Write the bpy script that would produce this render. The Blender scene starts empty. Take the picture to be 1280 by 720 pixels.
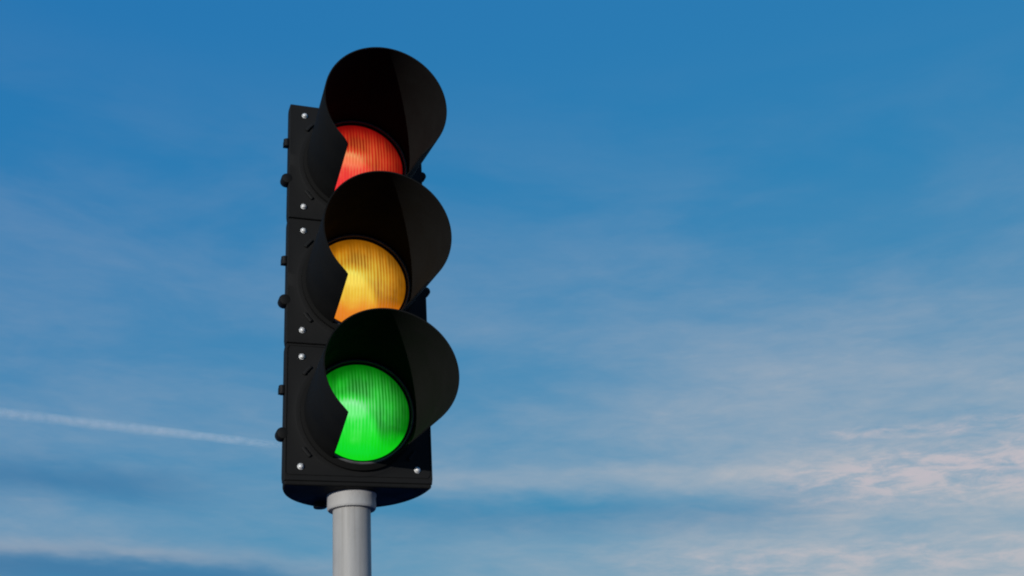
import bpy, bmesh, math
from mathutils import Vector, Matrix

# ------------------------------------------------------------------ camera
S = bpy.context.scene
COL = S.collection
ZB = 2.40                                   # height of the underside of the signal head above the ground
YAW, PITCH, ROLL, FPX = 0.3716, 0.4156, -0.0677, 1453.56
fw = Vector((math.sin(YAW)*math.cos(PITCH), math.cos(YAW)*math.cos(PITCH), math.sin(PITCH)))
r0 = Vector((math.cos(YAW), -math.sin(YAW), 0)); u0 = r0.cross(fw)
rt = math.cos(ROLL)*r0 + math.sin(ROLL)*u0
up = -math.sin(ROLL)*r0 + math.cos(ROLL)*u0
cam_d = bpy.data.cameras.new('camera'); cam = bpy.data.objects.new('camera', cam_d); COL.objects.link(cam)
CAM = Vector((-0.546, -2.356, ZB - 0.6332))
M = Matrix((rt, up, -fw)).transposed().to_4x4(); M.translation = CAM
cam.matrix_world = M
cam_d.sensor_width = 36.0; cam_d.lens = 36.0*FPX/1280.0
cam_d.clip_start = 0.05; cam_d.clip_end = 120000.0
S.camera = cam
S.render.resolution_x, S.render.resolution_y = 1024, 576
S.view_settings.view_transform = 'Standard'; S.view_settings.look = 'None'
S.view_settings.gamma = 1.0; S.view_settings.use_curve_mapping = False
S.view_settings.exposure = 0.0
S.cycles.filter_width = 2.0                 # a little lens softness

# ------------------------------------------------------------------ world and sun
SUN_AZ = math.atan2(-0.70, -0.714)           # from the left of and behind the camera
SUN_EL = math.radians(3.5)
W = bpy.data.worlds.new('World'); S.world = W; W.use_nodes = True
nt = W.node_tree; nt.nodes.clear()
def N(t, tree=None, **k):
    n = (tree or nt).nodes.new(t)
    for a, b in k.items(): setattr(n, a, b)
    return n
def L(a, b, tree=None): (tree or nt).links.new(a, b)
def mth(op, a, b=None, tree=None, clamp=False):
    n = N('ShaderNodeMath', tree, operation=op); n.use_clamp = clamp
    for i, v in enumerate((a, b)):
        if v is None: continue
        if isinstance(v, (int, float)): n.inputs[i].default_value = v
        else: L(v, n.inputs[i], tree)
    return n.outputs[0]
def ramp(v, lo, hi, tree=None, a=0.0, b=1.0, smooth=True):
    n = N('ShaderNodeMapRange', tree); n.interpolation_type = 'SMOOTHSTEP' if smooth else 'LINEAR'
    L(v, n.inputs['Value'], tree)
    for k, x in (('From Min', lo), ('From Max', hi), ('To Min', a), ('To Max', b)): n.inputs[k].default_value = x
    return n.outputs['Result']
sky = N('ShaderNodeTexSky', sky_type='NISHITA'); sky.sun_disc = False
sky.sun_elevation = SUN_EL; sky.sun_rotation = SUN_AZ
sky.air_density = 1.0; sky.dust_density = 0.4; sky.ozone_density = 3.0; sky.altitude = 0
sep = N('ShaderNodeSeparateColor'); L(sky.outputs[0], sep.inputs[0])
# grade the clear sky: deeper blue, less change from the zenith to the horizon
chan = []
for o_, gain, pw in (('Red', 0.058, 0.75), ('Green', 0.270, 0.38), ('Blue', 0.472, 0.07)):
    base = {'Red': 0.90, 'Green': 1.60, 'Blue': 2.95}[o_]
    v = mth('DIVIDE', sep.outputs[o_], base)
    v = mth('POWER', v, pw); v = mth('MULTIPLY', v, gain*10.0)
    chan.append(mth('MINIMUM', v, 9.0))
cc = N('ShaderNodeCombineColor')
for i, v in enumerate(chan): L(v, cc.inputs[i])
# thin cirrus, laid out on the dome of the sky by compass bearing (U) and height above the horizon (V), in degrees
tc = N('ShaderNodeTexCoord'); sx = N('ShaderNodeSeparateXYZ'); L(tc.outputs['Generated'], sx.inputs[0])
U = mth('SUBTRACT', mth('MULTIPLY', mth('ARCTAN2', sx.outputs[0], sx.outputs[1]), 57.2958), 21.3)
V = mth('MULTIPLY', mth('ARCSINE', sx.outputs[2]), 57.2958)
V = mth('ADD', V, mth('MULTIPLY', U, 0.063))
def noise(su, sv_, det, rough, off, dist=0.0):
    c = N('ShaderNodeCombineXYZ'); L(mth('MULTIPLY', U, su), c.inputs[0]); L(mth('MULTIPLY', V, sv_), c.inputs[1]); c.inputs[2].default_value = off
    n = N('ShaderNodeTexNoise'); n.inputs['Scale'].default_value = 1.0; n.inputs['Detail'].default_value = det
    n.inputs['Roughness'].default_value = rough; n.inputs['Distortion'].default_value = dist
    L(c.outputs[0], n.inputs['Vector']); return n.outputs['Fac']
warp = mth('MULTIPLY', mth('SUBTRACT', noise(0.16, 0.5, 4, 0.6, 3.1), 0.5), 1.6)
VW = mth('ADD', V, warp)
def band(v0, slope, w, u0_, u1, soft, amp):
    """a streak of cloud: centre height v0 at U = 0, its slope, half width, and the bearings it fades in and out between"""
    d = mth('SUBTRACT', mth('SUBTRACT', VW, mth('MULTIPLY', U, slope)), v0)
    g = mth('EXPONENT', mth('MULTIPLY', mth('MULTIPLY', d, d), -1.0/(w*w)))
    e = mth('MULTIPLY', ramp(U, u0_ - soft, u0_ + soft), ramp(U, u1 - soft, u1 + soft, a=1.0, b=0.0))
    return mth('MULTIPLY', mth('MULTIPLY', g, e), amp)
big = noise(0.07, 0.22, 5, 0.55, 7.7, 0.3)
mid = noise(0.22, 0.9, 7, 0.62, 1.3, 0.6)
fine = noise(0.50, 1.9, 8, 0.66, 5.9, 0.35)
low = ramp(V, 29.0, 9.0, smooth=False)                       # cloud thickens towards the horizon
right = ramp(U, -12.0, 20.0)
dens = mth('MULTIPLY', mth('POWER', low, 1.25), mth('ADD', 0.24, mth('MULTIPLY', right, 0.36)))
dens = mth('MULTIPLY', dens, ramp(big, 0.25, 0.70, a=0.60, b=1.35, smooth=False))
dens = mth('MULTIPLY', dens, ramp(mid, 0.28, 0.72, a=0.70, b=1.30, smooth=False))
veil = mth('MULTIPLY', ramp(VW, 36.0, 25.0), ramp(big, 0.35, 0.65, a=0.0, b=0.085))
dens = mth('ADD', dens, veil)
for args in ((14.55, 0.0, 0.70, -8.0, 17.0, 4.0, 0.22),      # long pale band
             (13.15, 0.0, 0.75, -9.0, 12.0, 5.0, -0.16),     # clear gap below it
             (10.5, 0.010, 0.42, -60.0, -13.0, 6.0, 0.34),   # streak low on the left
             (9.30, 0.0, 0.90, -60.0, -14.0, 5.0, -0.34),    # deep blue under the streak
             (13.4, 0.0, 0.8, -60.0, -19.0, 4.0, -0.14),
             (10.6, 0.0, 1.2, -4.0, 70.0, 4.0, 0.08),
             (19.0, 0.02, 2.2, 6.0, 60.0, 6.0, 0.10)):
    dens = mth('ADD', dens, band(*args))
lit = mth('MULTIPLY', band(13.4, 0.03, 1.15, 13.0, 70.0, 4.0, 1.0), ramp(fine, 0.30, 0.70))
lit = mth('ADD', lit, mth('MULTIPLY', band(15.9, 0.0, 0.30, 15.0, 70.0, 4.0, 0.8), ramp(fine, 0.28, 0.75)))
lit = mth('ADD', lit, mth('MULTIPLY', band(10.2, 0.0, 0.9, 6.0, 70.0, 5.0, 0.55), ramp(fine, 0.30, 0.75)))
dens = mth('ADD', dens, mth('MULTIPLY', lit, 0.40))
dens = mth('MULTIPLY', dens, ramp(fine, 0.25, 0.75, a=0.86, b=1.14, smooth=False))
dens = mth('MULTIPLY', mth('MAXIMUM', dens, 0.0), ramp(V, -3.0, 3.0)); dens = mth('MINIMUM', dens, 0.85)
cl = N('ShaderNodeMix', data_type='RGBA')
L(mth('MINIMUM', lit, 1.0), cl.inputs['Factor'])
cl.inputs['A'].default_value = (4.9, 4.95, 5.2, 1); cl.inputs['B'].default_value = (6.1, 5.3, 5.5, 1)
mx = N('ShaderNodeMix', data_type='RGBA'); L(dens, mx.inputs['Factor']); L(cc.outputs[0], mx.inputs['A']); L(cl.outputs['Result'], mx.inputs['B'])
shade = mth('ADD', band(9.30, 0.0, 1.0, -60.0, -11.0, 5.0, 0.75), band(13.4, 0.0, 0.9, -60.0, -17.0, 4.0, 0.55))
shade = mth('ADD', shade, band(12.6, 0.0, 0.9, -8.0, 14.0, 5.0, 0.25))
sh = N('ShaderNodeMix', data_type='RGBA'); L(mth('MINIMUM', mth('MULTIPLY', shade, ramp(V, 0.0, 5.0)), 0.8), sh.inputs['Factor'])
L(mx.outputs['Result'], sh.inputs['A']); sh.inputs['B'].default_value = (0.62, 1.80, 3.50, 1)      # greyer blue of cloud in shade
bg = N('ShaderNodeBackground'); bg.inputs['Strength'].default_value = 0.10
L(sh.outputs['Result'], bg.inputs['Color'])
out = N('ShaderNodeOutputWorld'); L(bg.outputs[0], out.inputs['Surface'])

sd = bpy.data.lights.new('sun', 'SUN'); sd.energy = 4.2; sd.angle = math.radians(0.5); sd.color = (1.0, 0.96, 0.90)
sun = bpy.data.objects.new('sun', sd); COL.objects.link(sun)
sv = Vector((math.sin(SUN_AZ)*math.cos(SUN_EL), math.cos(SUN_AZ)*math.cos(SUN_EL), math.sin(SUN_EL)))
sun.rotation_euler = sv.to_track_quat('Z', 'Y').to_euler()
sun.location = (-3, -3, 6)

# ------------------------------------------------------------------ materials
def mat(name, col, rough=0.5, metal=0.0, spec=0.5, bump=0.0, bscale=200.0, var=0.0, vscale=12.0, coat=0.0):
    m = bpy.data.materials.new(name); m.use_nodes = True; t = m.node_tree
    p = t.nodes['Principled BSDF']
    p.inputs['Base Color'].default_value = (*col, 1); p.inputs['Roughness'].default_value = rough
    p.inputs['Metallic'].default_value = metal; p.inputs['Specular IOR Level'].default_value = spec
    p.inputs['Coat Weight'].default_value = coat
    tcn = N('ShaderNodeTexCoord', t)
    if var:
        n = N('ShaderNodeTexNoise', t); n.inputs['Scale'].default_value = vscale; n.inputs['Detail'].default_value = 6; n.inputs['Roughness'].default_value = 0.65
        L(tcn.outputs['Object'], n.inputs['Vector'], t)
        mr = ramp(n.outputs['Fac'], 0.3, 0.7, t, 1.0 - var, 1.0 + var, smooth=False)
        vm = N('ShaderNodeVectorMath', t, operation='SCALE'); vm.inputs[0].default_value = col; L(mr, vm.inputs['Scale'], t)
        L(vm.outputs[0], p.inputs['Base Color'], t)
        L(ramp(n.outputs['Fac'], 0.3, 0.7, t, rough*0.85, min(1, rough*1.2), smooth=False), p.inputs['Roughness'], t)
    if bump:
        n = N('ShaderNodeTexNoise', t); n.inputs['Scale'].default_value = bscale; n.inputs['Detail'].default_value = 3
        L(tcn.outputs['Object'], n.inputs['Vector'], t)
        bn = N('ShaderNodeBump', t); bn.inputs['Strength'].default_value = bump; bn.inputs['Distance'].default_value = 0.002
        L(n.outputs['Fac'], bn.inputs['Height'], t); L(bn.outputs[0], p.inputs['Normal'], t)
    return m
M_BODY = mat('black_housing_plastic', (0.0075, 0.0075, 0.0075), 0.7, spec=0.08, bump=0.15, bscale=500, var=0.25)
M_DOOR = mat('black_door_plastic', (0.0074, 0.0074, 0.0074), 0.7, spec=0.10, bump=0.15, bscale=500, var=0.2)
M_VISOR = mat('matt_black_visor', (0.0062, 0.0062, 0.0060), 0.85, spec=0.05, bump=0.1, bscale=400, var=0.22)
M_RUBBER = mat('black_rubber', (0.005, 0.005, 0.005), 0.7, spec=0.2)
M_RING = mat('grey_lens_ring', (0.060, 0.060, 0.062), 0.5, spec=0.35, var=0.3, vscale=40)  # grey, lighter than the black plastic round it
M_KNOB = mat('black_painted_steel', (0.0035, 0.0035, 0.0035), 0.6, spec=0.15, var=0.2)
M_BOLT = mat('zinc_bolt', (0.50, 0.50, 0.49), 0.42, metal=0.35, var=0.1, vscale=90)
M_POLE = mat('weathered_grey_pole', (0.25, 0.245, 0.238), 0.55, metal=0.0, spec=0.3, bump=0.12, bscale=160, var=0.09, vscale=9)
def streak_pole(m):
    t = m.node_tree; p = t.nodes['Principled BSDF']; src = p.inputs['Base Color'].links[0].from_socket
    tcn = N('ShaderNodeTexCoord', t); mp = N('ShaderNodeMapping', t); mp.inputs['Scale'].default_value = (70, 70, 1.6); L(tcn.outputs['Object'], mp.inputs['Vector'], t)
    n = N('ShaderNodeTexNoise', t); n.inputs['Scale'].default_value = 1.0; n.inputs['Detail'].default_value = 5; L(mp.outputs[0], n.inputs['Vector'], t)
    x = N('ShaderNodeMix', t, data_type='RGBA'); L(ramp(n.outputs['Fac'], 0.50, 0.72, t, 0.0, 0.45), x.inputs['Factor'], t); L(src, x.inputs['A'], t); x.inputs['B'].default_value = (0.15, 0.14, 0.125, 1)
    L(x.outputs['Result'], p.inputs['Base Color'], t)
streak_pole(M_POLE)
M_COLLAR = mat('cast_grey_collar', (0.28, 0.275, 0.268), 0.6, spec=0.3, bump=0.25, bscale=260, var=0.1, vscale=25)

def lens_mat(name, deep, bright, hot, stripe, low_col, foot, s_hi=1.0):
    """a lit, fluted lens: its uneven glow and upright stripes are painted into the emission colour"""
    m = bpy.data.materials.new(name); m.use_nodes = True; t = m.node_tree; p = t.nodes['Principled BSDF']
    tcn = N('ShaderNodeTexCoord', t); xyz = N('ShaderNodeSeparateXYZ', t); L(tcn.outputs['Object'], xyz.inputs[0], t)
    X, Z = xyz.outputs[0], xyz.outputs[2]
    R = 0.1066
    # flutes: fine upright ribs, a little irregular
    nv = N('ShaderNodeCombineXYZ', t); L(mth('MULTIPLY', X, 55.0, t), nv.inputs[0], t); L(mth('MULTIPLY', Z, 9.0, t), nv.inputs[2], t)
    nn = N('ShaderNodeTexNoise', t); nn.inputs['Scale'].default_value = 1.0; nn.inputs['Detail'].default_value = 3; L(nv.outputs[0], nn.inputs['Vector'], t)
    flute = mth('MULTIPLY', mth('ADD', mth('SINE', mth('ADD', mth('MULTIPLY', X, 2*math.pi/0.0074, t), mth('MULTIPLY', nn.outputs['Fac'], 5.0, t), t), None, t), 1.0, t), 0.5, t)
    # painted hot spot: an off-centre bright patch in the emission, no lamp behind
    mv = N('ShaderNodeTexNoise', t); mv.inputs['Scale'].default_value = 24.0; mv.inputs['Detail'].default_value = 4; L(tcn.outputs['Object'], mv.inputs['Vector'], t)
    wob = mth('MULTIPLY', mth('SUBTRACT', mv.outputs['Fac'], 0.5, t), 0.040, t)
    def spot(cx, cz, rx, rz):
        a = mth('DIVIDE', mth('SUBTRACT', X, cx, t), rx, t); b = mth('DIVIDE', mth('SUBTRACT', Z, cz, t), rz, t)
        d = mth('SQRT', mth('ADD', mth('MULTIPLY', a, a, t), mth('MULTIPLY', b, b, t), t), None, t)
        return ramp(d, 1.25, 0.0, t)
    h1 = spot(-0.022, 0.008, 0.048, 0.030)
    # brighter lower-left sector painted into the glow, ending on a soft diagonal edge
    arc = spot(-0.030, -0.050, 0.080, 0.075)
    low_ = mth('MULTIPLY', ramp(mth('ADD', mth('ADD', X, mth('MULTIPLY', Z, 0.35, t), t), wob, t), 0.030, 0.002, t), ramp(mth('ADD', Z, wob, t), 0.024, -0.006, t), t)
    low_ = mth('MULTIPLY', low_, ramp(arc, 0.02, 0.35, t), t)
    rr = mth('SQRT', mth('ADD', mth('MULTIPLY', X, X, t), mth('MULTIPLY', Z, Z, t), t), None, t)
    rim = mth('MULTIPLY', ramp(rr, 0.70*R, 1.0*R, t, 1.0, 0.45), mth('MULTIPLY', ramp(Z, 0.02, 0.105, t, 1.0, 0.55), ramp(X, 0.03, 0.11, t, 1.0, 0.55), t), t)
    fl_w = spot(0.01, 0.012, 0.085, 0.075)
    v = mth('MULTIPLY', low_, 0.34, t)
    v = mth('ADD', v, mth('MULTIPLY', h1, 0.75, t), t)
    v = mth('ADD', v, mth('MULTIPLY', mth('MULTIPLY', mth('SUBTRACT', flute, 0.20, t), fl_w, t), 0.36, t), t)
    v = mth('ADD', v, mth('MULTIPLY', mth('ADD', mth('SUBTRACT', nn.outputs['Fac'], 0.5, t), mth('SUBTRACT', mv.outputs['Fac'], 0.5, t), t), 0.62, t), t)
    v = mth('MAXIMUM', v, -0.12, t)
    v = mth('ADD', v, 0.27, t)
    v = mth('MULTIPLY', v, rim, t, clamp=True)
    cr = N('ShaderNodeValToRGB', t); L(v, cr.inputs[0], t)
    e = cr.color_ramp.elements; e[0].position = 0.0; e[0].color = (*[c*0.25 for c in deep], 1); e[1].position = 1.0; e[1].color = (*hot, 1)
    q = e.new(0.25); q.color = (*deep, 1); q = e.new(0.62); q.color = (*bright, 1)
    def mixc(fac, a_, col):
        x = N('ShaderNodeMix', t, data_type='RGBA'); L(fac, x.inputs['Factor'], t); L(a_, x.inputs['A'], t); x.inputs['B'].default_value = (*col, 1); return x.outputs['Result']
    c1 = mixc(mth('MULTIPLY', mth('MULTIPLY', flute, fl_w, t), 0.75, t), cr.outputs[0], stripe)  # reflections along the ribs, painted in as stripe colour
    c1 = mixc(mth('MULTIPLY', low_, 0.45, t), c1, low_col)
    c1 = mixc(mth('MULTIPLY', ramp(mth('ADD', Z, wob, t), -0.035, -0.080, t), 0.85, t), c1, foot)
    L(c1, p.inputs['Emission Color'], t); p.inputs['Emission Strength'].default_value = s_hi
    p.inputs['Base Color'].default_value = (*[c*0.35 for c in deep], 1); p.inputs['Roughness'].default_value = 0.16
    p.inputs['Coat Weight'].default_value = 0.4; p.inputs['Coat Roughness'].default_value = 0.08
    bn = N('ShaderNodeBump', t); bn.inputs['Strength'].default_value = 0.5; bn.inputs['Distance'].default_value = 0.002
    L(flute, bn.inputs['Height'], t); L(bn.outputs[0], p.inputs['Normal'], t)
    return m
M_RED = lens_mat('lit_red_lens', (0.40, 0.006, 0.005), (0.74, 0.035, 0.02), (1.0, 0.38, 0.16), (0.56, 0.17, 0.035), (1.0, 0.045, 0.035), (0.90, 0.02, 0.02))
M_AMB = lens_mat('lit_amber_lens', (0.48, 0.16, 0.003), (0.72, 0.42, 0.020), (1.0, 0.85, 0.14), (0.64, 0.52, 0.09), (1.0, 0.62, 0.045), (0.80, 0.19, 0.008))
M_GRN = lens_mat('lit_green_lens', (0.003, 0.27, 0.006), (0.012, 0.70, 0.025), (0.34, 1.0, 0.42), (0.12, 0.58, 0.16), (0.014, 0.92, 0.03), (0.006, 0.72, 0.012))

# ------------------------------------------------------------------ mesh helpers
def obj(name, bm, m, parent=None, smooth=False, bevel=0.0, label=None, seg=2):
    bmesh.ops.recalc_face_normals(bm, faces=bm.faces[:])
    me = bpy.data.meshes.new(name); bm.to_mesh(me); bm.free(); me.materials.append(m)
    o = bpy.data.objects.new(name, me); COL.objects.link(o)
    if smooth:
        for p in me.polygons: p.use_smooth = True
    if bevel:
        b = o.modifiers.new('bevel', 'BEVEL'); b.width = bevel; b.segments = seg; b.limit_method = 'ANGLE'; b.angle_limit = math.radians(35)
        for p in me.polygons: p.use_smooth = True
    if smooth or bevel:
        w = o.modifiers.new('wn', 'WEIGHTED_NORMAL') if bevel else None
        try: me.set_sharp_from_angle(angle=math.radians(38))
        except Exception: pass
    if parent: o.parent = parent
    if label: o['label'] = label
    return o
def add_box(bm, x0, x1, y0, y1, z0, z1):
    vs = [bm.verts.new((x, y, z)) for z in (z0, z1) for y in (y0, y1) for x in (x0, x1)]
    for f in ((0,1,3,2),(4,6,7,5),(0,4,5,1),(2,3,7,6),(0,2,6,4),(1,5,7,3)): bm.faces.new([vs[i] for i in f])
def add_lathe(bm, prof, axis='Z', n=64, c=(0,0,0), close=True):
    """prof: (radius, height) pairs turned round an axis through c"""
    rings = []
    for r, h in prof:
        ring = []
        for i in range(n):
            a = 2*math.pi*i/n; p, q = r*math.cos(a), r*math.sin(a)
            v = {'Z': (p, q, h), 'Y': (p, h, q), 'X': (h, p, q)}[axis]
            ring.append(bm.verts.new((c[0]+v[0], c[1]+v[1], c[2]+v[2])))
        rings.append(ring)
    for a, b in zip(rings, rings[1:]):
        for i in range(n): bm.faces.new((a[i], a[(i+1) % n], b[(i+1) % n], b[i]))
    if close:
        bm.faces.new(rings[0]); bm.faces.new(rings[-1])
def add_prism(bm, pts, z0, z1):
    a = [bm.verts.new((x, y, z0)) for x, y in pts]; b = [bm.verts.new((x, y, z1)) for x, y in pts]
    n = len(pts); bm.faces.new(a[::-1]); bm.faces.new(b)
    for i in range(n): bm.faces.new((a[i], a[(i+1) % n], b[(i+1) % n], b[i]))

# ------------------------------------------------------------------ the traffic light
HS = 0.305                                  # height of one signal section
HW = 0.160                                  # half width of the doors
YP = 0.080                                  # pole axis behind the door plane
root = bpy.data.objects.new('traffic_light', None); COL.objects.link(root)
root['label'] = 'black three-lamp traffic light with red, amber and green lenses on a grey pole'
root['category'] = 'traffic light'
root.location = (0, YP, 0)
bpy.context.view_layer.update()
ROOT_OFF = Vector((0, -YP, ZB))             # parts are modelled with the door plane at y = 0 and the head's underside at z = 0
def place(o, z=0.0, x=0.0, y=0.0): o.location = ROOT_OFF + Vector((x, y, z)); return o

# housing: one shell per section, D-shaped in plan, rounded at the back
def d_plan(a, b, y0, n=2.15, k=36):
    pts = []
    for i in range(k + 1):
        t = math.pi*i/k; c, s_ = math.cos(t), math.sin(t); n = 2.35 if c > 0 else 2.02
        pts.append((a*math.copysign(abs(c)**(2/n), c), y0 + b*abs(s_)**(2/n)))
    return pts
for k in range(3):
    bm = bmesh.new()
    z0 = 0.0 if k else -0.007
    add_prism(bm, d_plan(0.1580, 0.198, 0.004), z0 + (0.0012 if k else 0), HS - 0.0012)
    place(obj('housing', bm, M_BODY, root, bevel=0.004), k*HS)
bm = bmesh.new()                            # small drain spigot behind the collar
add_lathe(bm, [(0.013, -0.012), (0.0145, -0.010), (0.0145, 0.0)], n=24)
place(obj('drain_plug', bm, M_KNOB, root, smooth=True), -0.0035, -0.052, 0.165)
# dark gasket strips between the sections
for k in (1, 2):
    bm = bmesh.new(); add_prism(bm, d_plan(0.1565, 0.196, 0.006), -0.0011, 0.0011)
    place(obj('section_gasket', bm, M_RUBBER, root), k*HS)

def door_mesh(groove=False):
    """door plate with a raised inner field, a round lens opening and a raised boss round it"""
    bm = bmesh.new(); n = 96
    ANG = [2*math.pi*i/n for i in range(n)]; ca = math.atan2(HS/2, HW)
    for c_ in (ca, math.pi - ca, math.pi + ca, 2*math.pi - ca):   # put a vertex on every corner
        ANG[min(range(n), key=lambda i: abs(ANG[i] - c_))] = c_
    RO, RB, RI = 0.1400, 0.1370, 0.1105
    g = 0.0013
    def sq(hw, z0, z1, i):
        a = ANG[i]; cx, cz = math.cos(a), math.sin(a); hz = (z1 - z0)/2; zc = (z0 + z1)/2
        t = min(hw/max(abs(cx), 1e-9), hz/max(abs(cz), 1e-9)); return cx*t, zc + cz*t
    zc = HS/2
    rings = []
    def ring_sq(hw, z0, z1, y): rings.append([bm.verts.new((sq(hw, z0, z1, i)[0], y, sq(hw, z0, z1, i)[1])) for i in range(n)])
    def ring_c(r, y): rings.append([bm.verts.new((r*math.cos(ANG[i]), y, zc + r*math.sin(ANG[i]))) for i in range(n)])
    ring_sq(HW - 0.002, g + 0.001, HS - g - 0.001, 0.030)
    ring_sq(HW, g, HS - g, 0.028)
    ring_sq(HW, g, HS - g, 0.0035)
    ring_sq(HW - 0.0006, g + 0.0006, HS - g - 0.0006, 0.0010)
    ring_sq(HW - 0.0018, g + 0.0014, HS - g - 0.0014, 0.0)
    zb_ = 0.0105 if groove else 0.0050
    if groove:                              # a shallow moulded line along the foot of the lowest door
        ring_sq(HW - 0.0040, g + 0.0095, HS - g - 0.0040, 0.0)
        ring_sq(HW - 0.0044, g + 0.0100, HS - g - 0.0044, 0.0016)
        ring_sq(HW - 0.0056, g + 0.0120, HS - g - 0.0056, 0.0016)
        ring_sq(HW - 0.0060, g + 0.0125, HS - g - 0.0060, -0.0004)
    ring_c(RO, -0.0006); ring_c(RB + 0.0012, -0.0014); ring_c(RB, -0.0017); ring_c(RB - 0.006, -0.0020); ring_c(RI + 0.002, -0.0032); ring_c(RI, -0.004); ring_c(RI, 0.030)
    rings.append(rings[0])
    for a, b in zip(rings, rings[1:]):
        for i in range(n): bm.faces.new((a[i], a[(i+1) % n], b[(i+1) % n], b[i]))
    return bm
def bolt_mesh():
    bm = bmesh.new()
    add_lathe(bm, [(0.0085, 0.0), (0.0085, -0.0012), (0.0070, -0.0016), (0.0066, -0.0040), (0.0050, -0.0062), (0.0020, -0.0072), (0.0002, -0.0073)], 'Y', 24)
    return bm
def latch_mesh(sgn):
    """a turned thumb screw at the edge of the door: stem out of the door's side, fluted knob standing forward"""
    bm = bmesh.new()
    add_box(bm, min(0, sgn*0.006), max(0, sgn*0.006), -0.004, 0.016, -0.009, 0.009)
    n = 28; prof = [(0.0045, 0.020), (0.0110, 0.019), (0.0135, 0.015), (0.0135, -0.004), (0.0115, -0.008), (0.0060, -0.0095)]
    add_lathe(bm, prof, 'Y', n, (sgn*0.002, -0.002, 0))
    return bm
def hinge_mesh(sgn):
    bm = bmesh.new()
    add_lathe(bm, [(0.0065, -0.010), (0.0078, -0.009), (0.0078, 0.009), (0.0065, 0.010)], 'Z', 24, (sgn*0.0035, 0.004, 0))
    add_box(bm, min(-sgn*0.002, sgn*0.0105), max(-sgn*0.002, sgn*0.0105), 0.006, 0.016, -0.007, 0.007)
    return bm

# each visor: length along the top, length at the tips, and the clock angles of the cut at the front and at the base
VIS = {0: dict(Lt=0.266, Ll=0.304, tip=2.399, base=2.622), 1: dict(Lt=0.284, Ll=0.277, tip=2.470, base=2.616), 2: dict(Lt=0.295, Ll=0.280, tip=2.490, base=2.590)}
def visor_mesh(Lt_, Ll_, tip, base, R1=0.1328, R0=0.1184, thick=0.0028, soft=0.012):
    """tunnel visor open along the bottom; its cut edge runs from the base to a tip near the front rim"""
    bm = bmesh.new(); nt_, ns = 120, 40
    y0 = -0.0065
    def surf(r_off):
        g = []
        for j in range(ns + 1):
            s_ = j/ns; row = []
            th_e = base + (tip - base)*s_
            for i in range(nt_ + 1):
                q = -1 + 2*i/nt_
                th = q*th_e
                w_ = (1 - math.cos(th))/(1 - math.cos(tip))      # 0 at the top, 1 at the tips
                cnr = max(0.0, (abs(q) - 0.93)/0.07)             # the tips are rounded off
                Lt = Lt_ + (Ll_ - Lt_)*w_ - soft*cnr**2.5
                r = R0 + (R1 - R0)*s_ + r_off
                y = y0 - (Lt + y0)*s_
                row.append(bm.verts.new((r*math.sin(th), y, r*math.cos(th))))
            g.append(row)
        return g
    A = surf(0.0); B = surf(thick)
    for g in (A, B):
        for j in range(ns):
            for i in range(nt_): bm.faces.new((g[j][i], g[j][i+1], g[j+1][i+1], g[j+1][i]))
    for i in range(nt_):
        bm.faces.new((A[ns][i], A[ns][i+1], B[ns][i+1], B[ns][i])); bm.faces.new((A[0][i], B[0][i], B[0][i+1], A[0][i+1]))
    for j in range(ns):
        for i in (0, nt_): bm.faces.new((A[j][i], B[j][i], B[j+1][i], A[j+1][i]))
    return bm
def flange_mesh():
    bm = bmesh.new()
    prof = [(0.1120, -0.0035), (0.1120, -0.0125), (0.1130, -0.0160), (0.1150, -0.0175), (0.1200, -0.0150), (0.1270, -0.0125), (0.1290, -0.0110), (0.1290, -0.0035)]
    add_lathe(bm, prof + [prof[0]], 'Y', 96, close=False)
    bmesh.ops.remove_doubles(bm, verts=bm.verts[:], dist=1e-6)
    return bm
def lug_mesh(ang):
    """a short curved lug that clamps the visor flange, at a clock angle from the top"""
    bm = bmesh.new(); k = 6; sp = 0.085
    rows = []
    for i in range(k + 1):
        a = ang + (i/k - 0.5)*2*sp
        rows.append([bm.verts.new((r*math.sin(a), y, r*math.cos(a))) for r, y in ((0.1425, 0.0), (0.1425, -0.006), (0.1475, -0.006), (0.1495, -0.0045), (0.1495, 0.0))])
    for a, b in zip(rows, rows[1:]):
        for i in range(5): bm.faces.new((a[i], a[(i+1) % 5], b[(i+1) % 5], b[i]))
    bm.faces.new(rows[0]); bm.faces.new(rows[-1])
    return bm
def lens_mesh(R=0.1105, bulge=0.022):
    bm = bmesh.new(); nr, n = 28, 96; rings = []
    c = bm.verts.new((0, -bulge, 0))
    for j in range(1, nr + 1):
        r = R*j/nr; y = -bulge*(1 - (r/R)**2)**0.8 if j < nr else 0.0
        rings.append([bm.verts.new((r*math.cos(2*math.pi*i/n), y, r*math.sin(2*math.pi*i/n))) for i in range(n)])
    for i in range(n): bm.faces.new((c, rings[0][i], rings[0][(i+1) % n]))
    for a, b in zip(rings, rings[1:]):
        for i in range(n): bm.faces.new((a[i], b[i], b[(i+1) % n], a[(i+1) % n]))
    back = [bm.verts.new((v.co.x, 0.004, v.co.z)) for v in rings[-1]]
    for i in range(n): bm.faces.new((rings[-1][i], back[i], back[(i+1) % n], rings[-1][(i+1) % n]))
    bm.faces.new(back[::-1])
    return bm

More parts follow.
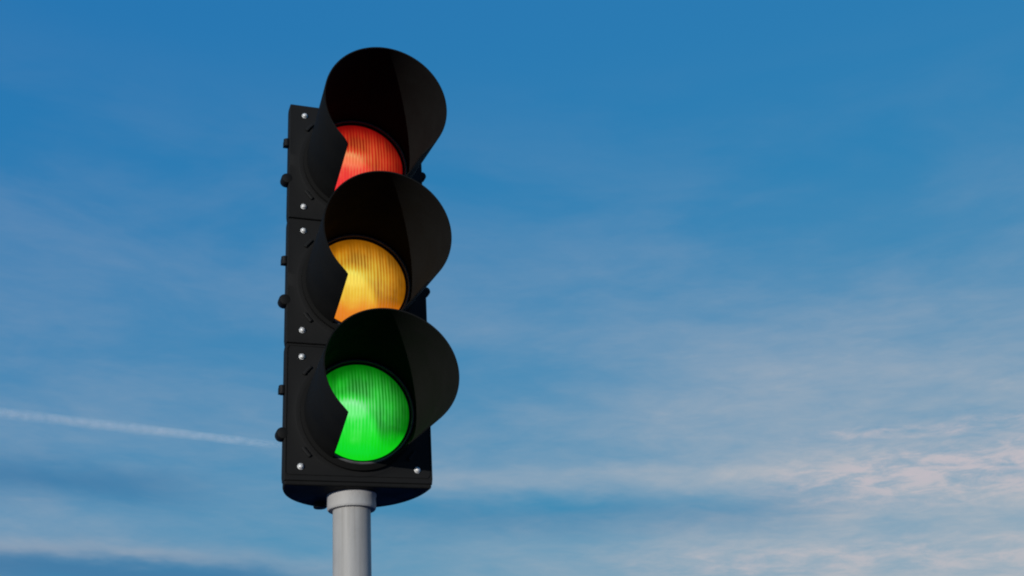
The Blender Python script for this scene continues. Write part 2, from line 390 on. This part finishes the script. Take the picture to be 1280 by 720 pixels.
LM = [(M_GRN, 'glowing green lens with fine upright ribs'), (M_AMB, 'glowing amber lens with fine upright ribs'), (M_RED, 'glowing red lens with fine upright ribs')]
XB, ZBOLT = 0.1253, 0.0308
for k in range(3):
    z = k*HS
    d = place(obj('door', door_mesh(k == 0), M_DOOR, root, smooth=True), z)
    for sx_ in (-1, 1):
        for zz in (ZBOLT, HS - ZBOLT):
            b = obj('bolt', bolt_mesh(), M_BOLT, d, smooth=True); b.location = (sx_*XB, -0.0008, zz); b.scale = (0.80, 0.9, 0.80)
            if sx_ > 0 and k: pass
    for sx_ in (-1, 1):
        zl, zh = (0.335*HS, 0.655*HS) if sx_ < 0 else (0.50*HS, 0.76*HS)
        o = obj('latch_knob', latch_mesh(sx_), M_KNOB, d, smooth=True); o.location = (sx_*(HW + 0.001) - (0.002 if sx_ > 0 else 0), 0.010, zl)
        if sx_ > 0: o.scale = (0.78, 0.78, 0.78)
        o = obj('hinge_pin', hinge_mesh(sx_), M_KNOB, d, smooth=True); o.location = (sx_*(HW + 0.001), 0.006, zh)
    m_, lab = LM[k]
    ln = place(obj('lens', lens_mesh(), m_, root, smooth=True, label=lab), z + HS/2, 0, -0.006)
    bm = bmesh.new(); prof = [(0.1078, -0.0060), (0.1085, -0.0090), (0.1110, -0.0095), (0.1118, -0.0065), (0.1118, -0.0040), (0.1085, -0.0040)]
    add_lathe(bm, prof + [prof[0]], 'Y', 96, close=False); bmesh.ops.remove_doubles(bm, verts=bm.verts[:], dist=1e-6)
    g = obj('lens_gasket', bm, M_RUBBER, ln, smooth=True); g.location = (0, 0.002, 0)
    v = VIS[k]
    vis = place(obj('visor', visor_mesh(v['Lt'], v['Ll'], v['tip'], v['base'], soft=(0.005, 0.006, 0.012)[k]), M_VISOR, root, smooth=True), z + HS/2)
    obj('visor_flange', flange_mesh(), M_VISOR, vis, smooth=True)
    bm = bmesh.new(); prof = [(0.1122, -0.0120), (0.1122, -0.0165), (0.1135, -0.0190), (0.1160, -0.0190), (0.1176, -0.0170), (0.1176, -0.0120)]
    add_lathe(bm, prof + [prof[0]], 'Y', 96, close=False); bmesh.ops.remove_doubles(bm, verts=bm.verts[:], dist=1e-6)
    rg = obj('retaining_ring', bm, M_RING, ln, smooth=True); rg.location = (0, 0.006, 0)
    for a in (-0.90, 0.90, math.pi - 0.90, math.pi + 0.90):
        obj('mounting_lug', lug_mesh(a), M_RUBBER, vis, bevel=0.001)
# pole and collar
bm = bmesh.new(); add_lathe(bm, [(0.0405, 0.0), (0.0405, ZB - 0.010)], 'Z', 96)
for_pole = obj('pole', bm, M_POLE, root, smooth=True)
bm = bmesh.new()
add_lathe(bm, [(0.0408, -0.040), (0.0500, -0.040), (0.0520, -0.0375), (0.0525, -0.034), (0.0520, -0.014), (0.0535, -0.011), (0.0535, -0.0045), (0.0520, -0.0042)], 'Z', 96)
col_ = obj('collar', bm, M_COLLAR, root, smooth=True); col_.location = (0, 0, ZB)

# ------------------------------------------------------------------ contrail: a long tube of ice cloud nine kilometres up
def sky_point(px, py, H):
    d = (fw*FPX + rt*(px - 640) + up*(360 - py)).normalized(); return CAM + d*((H - CAM.z)/d.z)
P0, P1 = sky_point(-260, 486, 9000.0), sky_point(372, 559, 9000.0)
ax = (P1 - P0); LEN = ax.length; ax.normalize()
bm = bmesh.new(); n, seg = 24, 60
sd_ = ax.cross(Vector((0, 0, 1))).normalized(); ud = sd_.cross(ax)
rings = []
for j in range(seg + 1):
    s_ = j/seg; r = 190.0 + 12*math.sin(s_*23.0) + 8*math.sin(s_*61.0 + 1)
    r *= 1.0 - 0.45*s_
    rings.append([bm.verts.new((r*math.cos(2*math.pi*i/n), r*math.sin(2*math.pi*i/n), LEN*(s_ - 0.5))) for i in range(n)])
for a, b in zip(rings, rings[1:]):
    for i in range(n): bm.faces.new((a[i], a[(i+1) % n], b[(i+1) % n], b[i]))
bm.faces.new(rings[0]); bm.faces.new(rings[-1])
mc = bpy.data.materials.new('thin_ice_cloud'); mc.use_nodes = True; t = mc.node_tree; t.nodes.clear()
vol = N('ShaderNodeVolumePrincipled', t); vol.inputs['Color'].default_value = (0.97, 0.99, 1.0, 1); vol.inputs['Anisotropy'].default_value = -0.35
tcn = N('ShaderNodeTexCoord', t); xyz = N('ShaderNodeSeparateXYZ', t); L(tcn.outputs['Object'], xyz.inputs[0], t)
rr = mth('SQRT', mth('ADD', mth('MULTIPLY', xyz.outputs[0], xyz.outputs[0], t), mth('MULTIPLY', xyz.outputs[1], xyz.outputs[1], t), t), None, t)
core = ramp(rr, 175.0, 5.0, t)
nz = N('ShaderNodeTexNoise', t); nz.inputs['Scale'].default_value = 0.004; nz.inputs['Detail'].default_value = 4; L(tcn.outputs['Object'], nz.inputs['Vector'], t)
den = mth('MULTIPLY', core, ramp(nz.outputs['Fac'], 0.3, 0.7, t, 0.55, 1.3), t)
den = mth('MULTIPLY', den, ramp(xyz.outputs[2], 0.30*LEN, 0.50*LEN, t, 1.0, 0.0), t)
L(mth('MULTIPLY', den, 0.0017, t), vol.inputs['Density'], t)
mo = N('ShaderNodeOutputMaterial', t); L(vol.outputs[0], mo.inputs['Volume'], t)
ct = obj('contrail', bm, mc, None, smooth=True)
ct.matrix_world = Matrix((sd_, ud, ax)).transposed().to_4x4(); ct.location = (P0 + P1)/2
ct['label'] = 'thin white contrail sloping across the blue sky left of the traffic light'; ct['category'] = 'contrail'
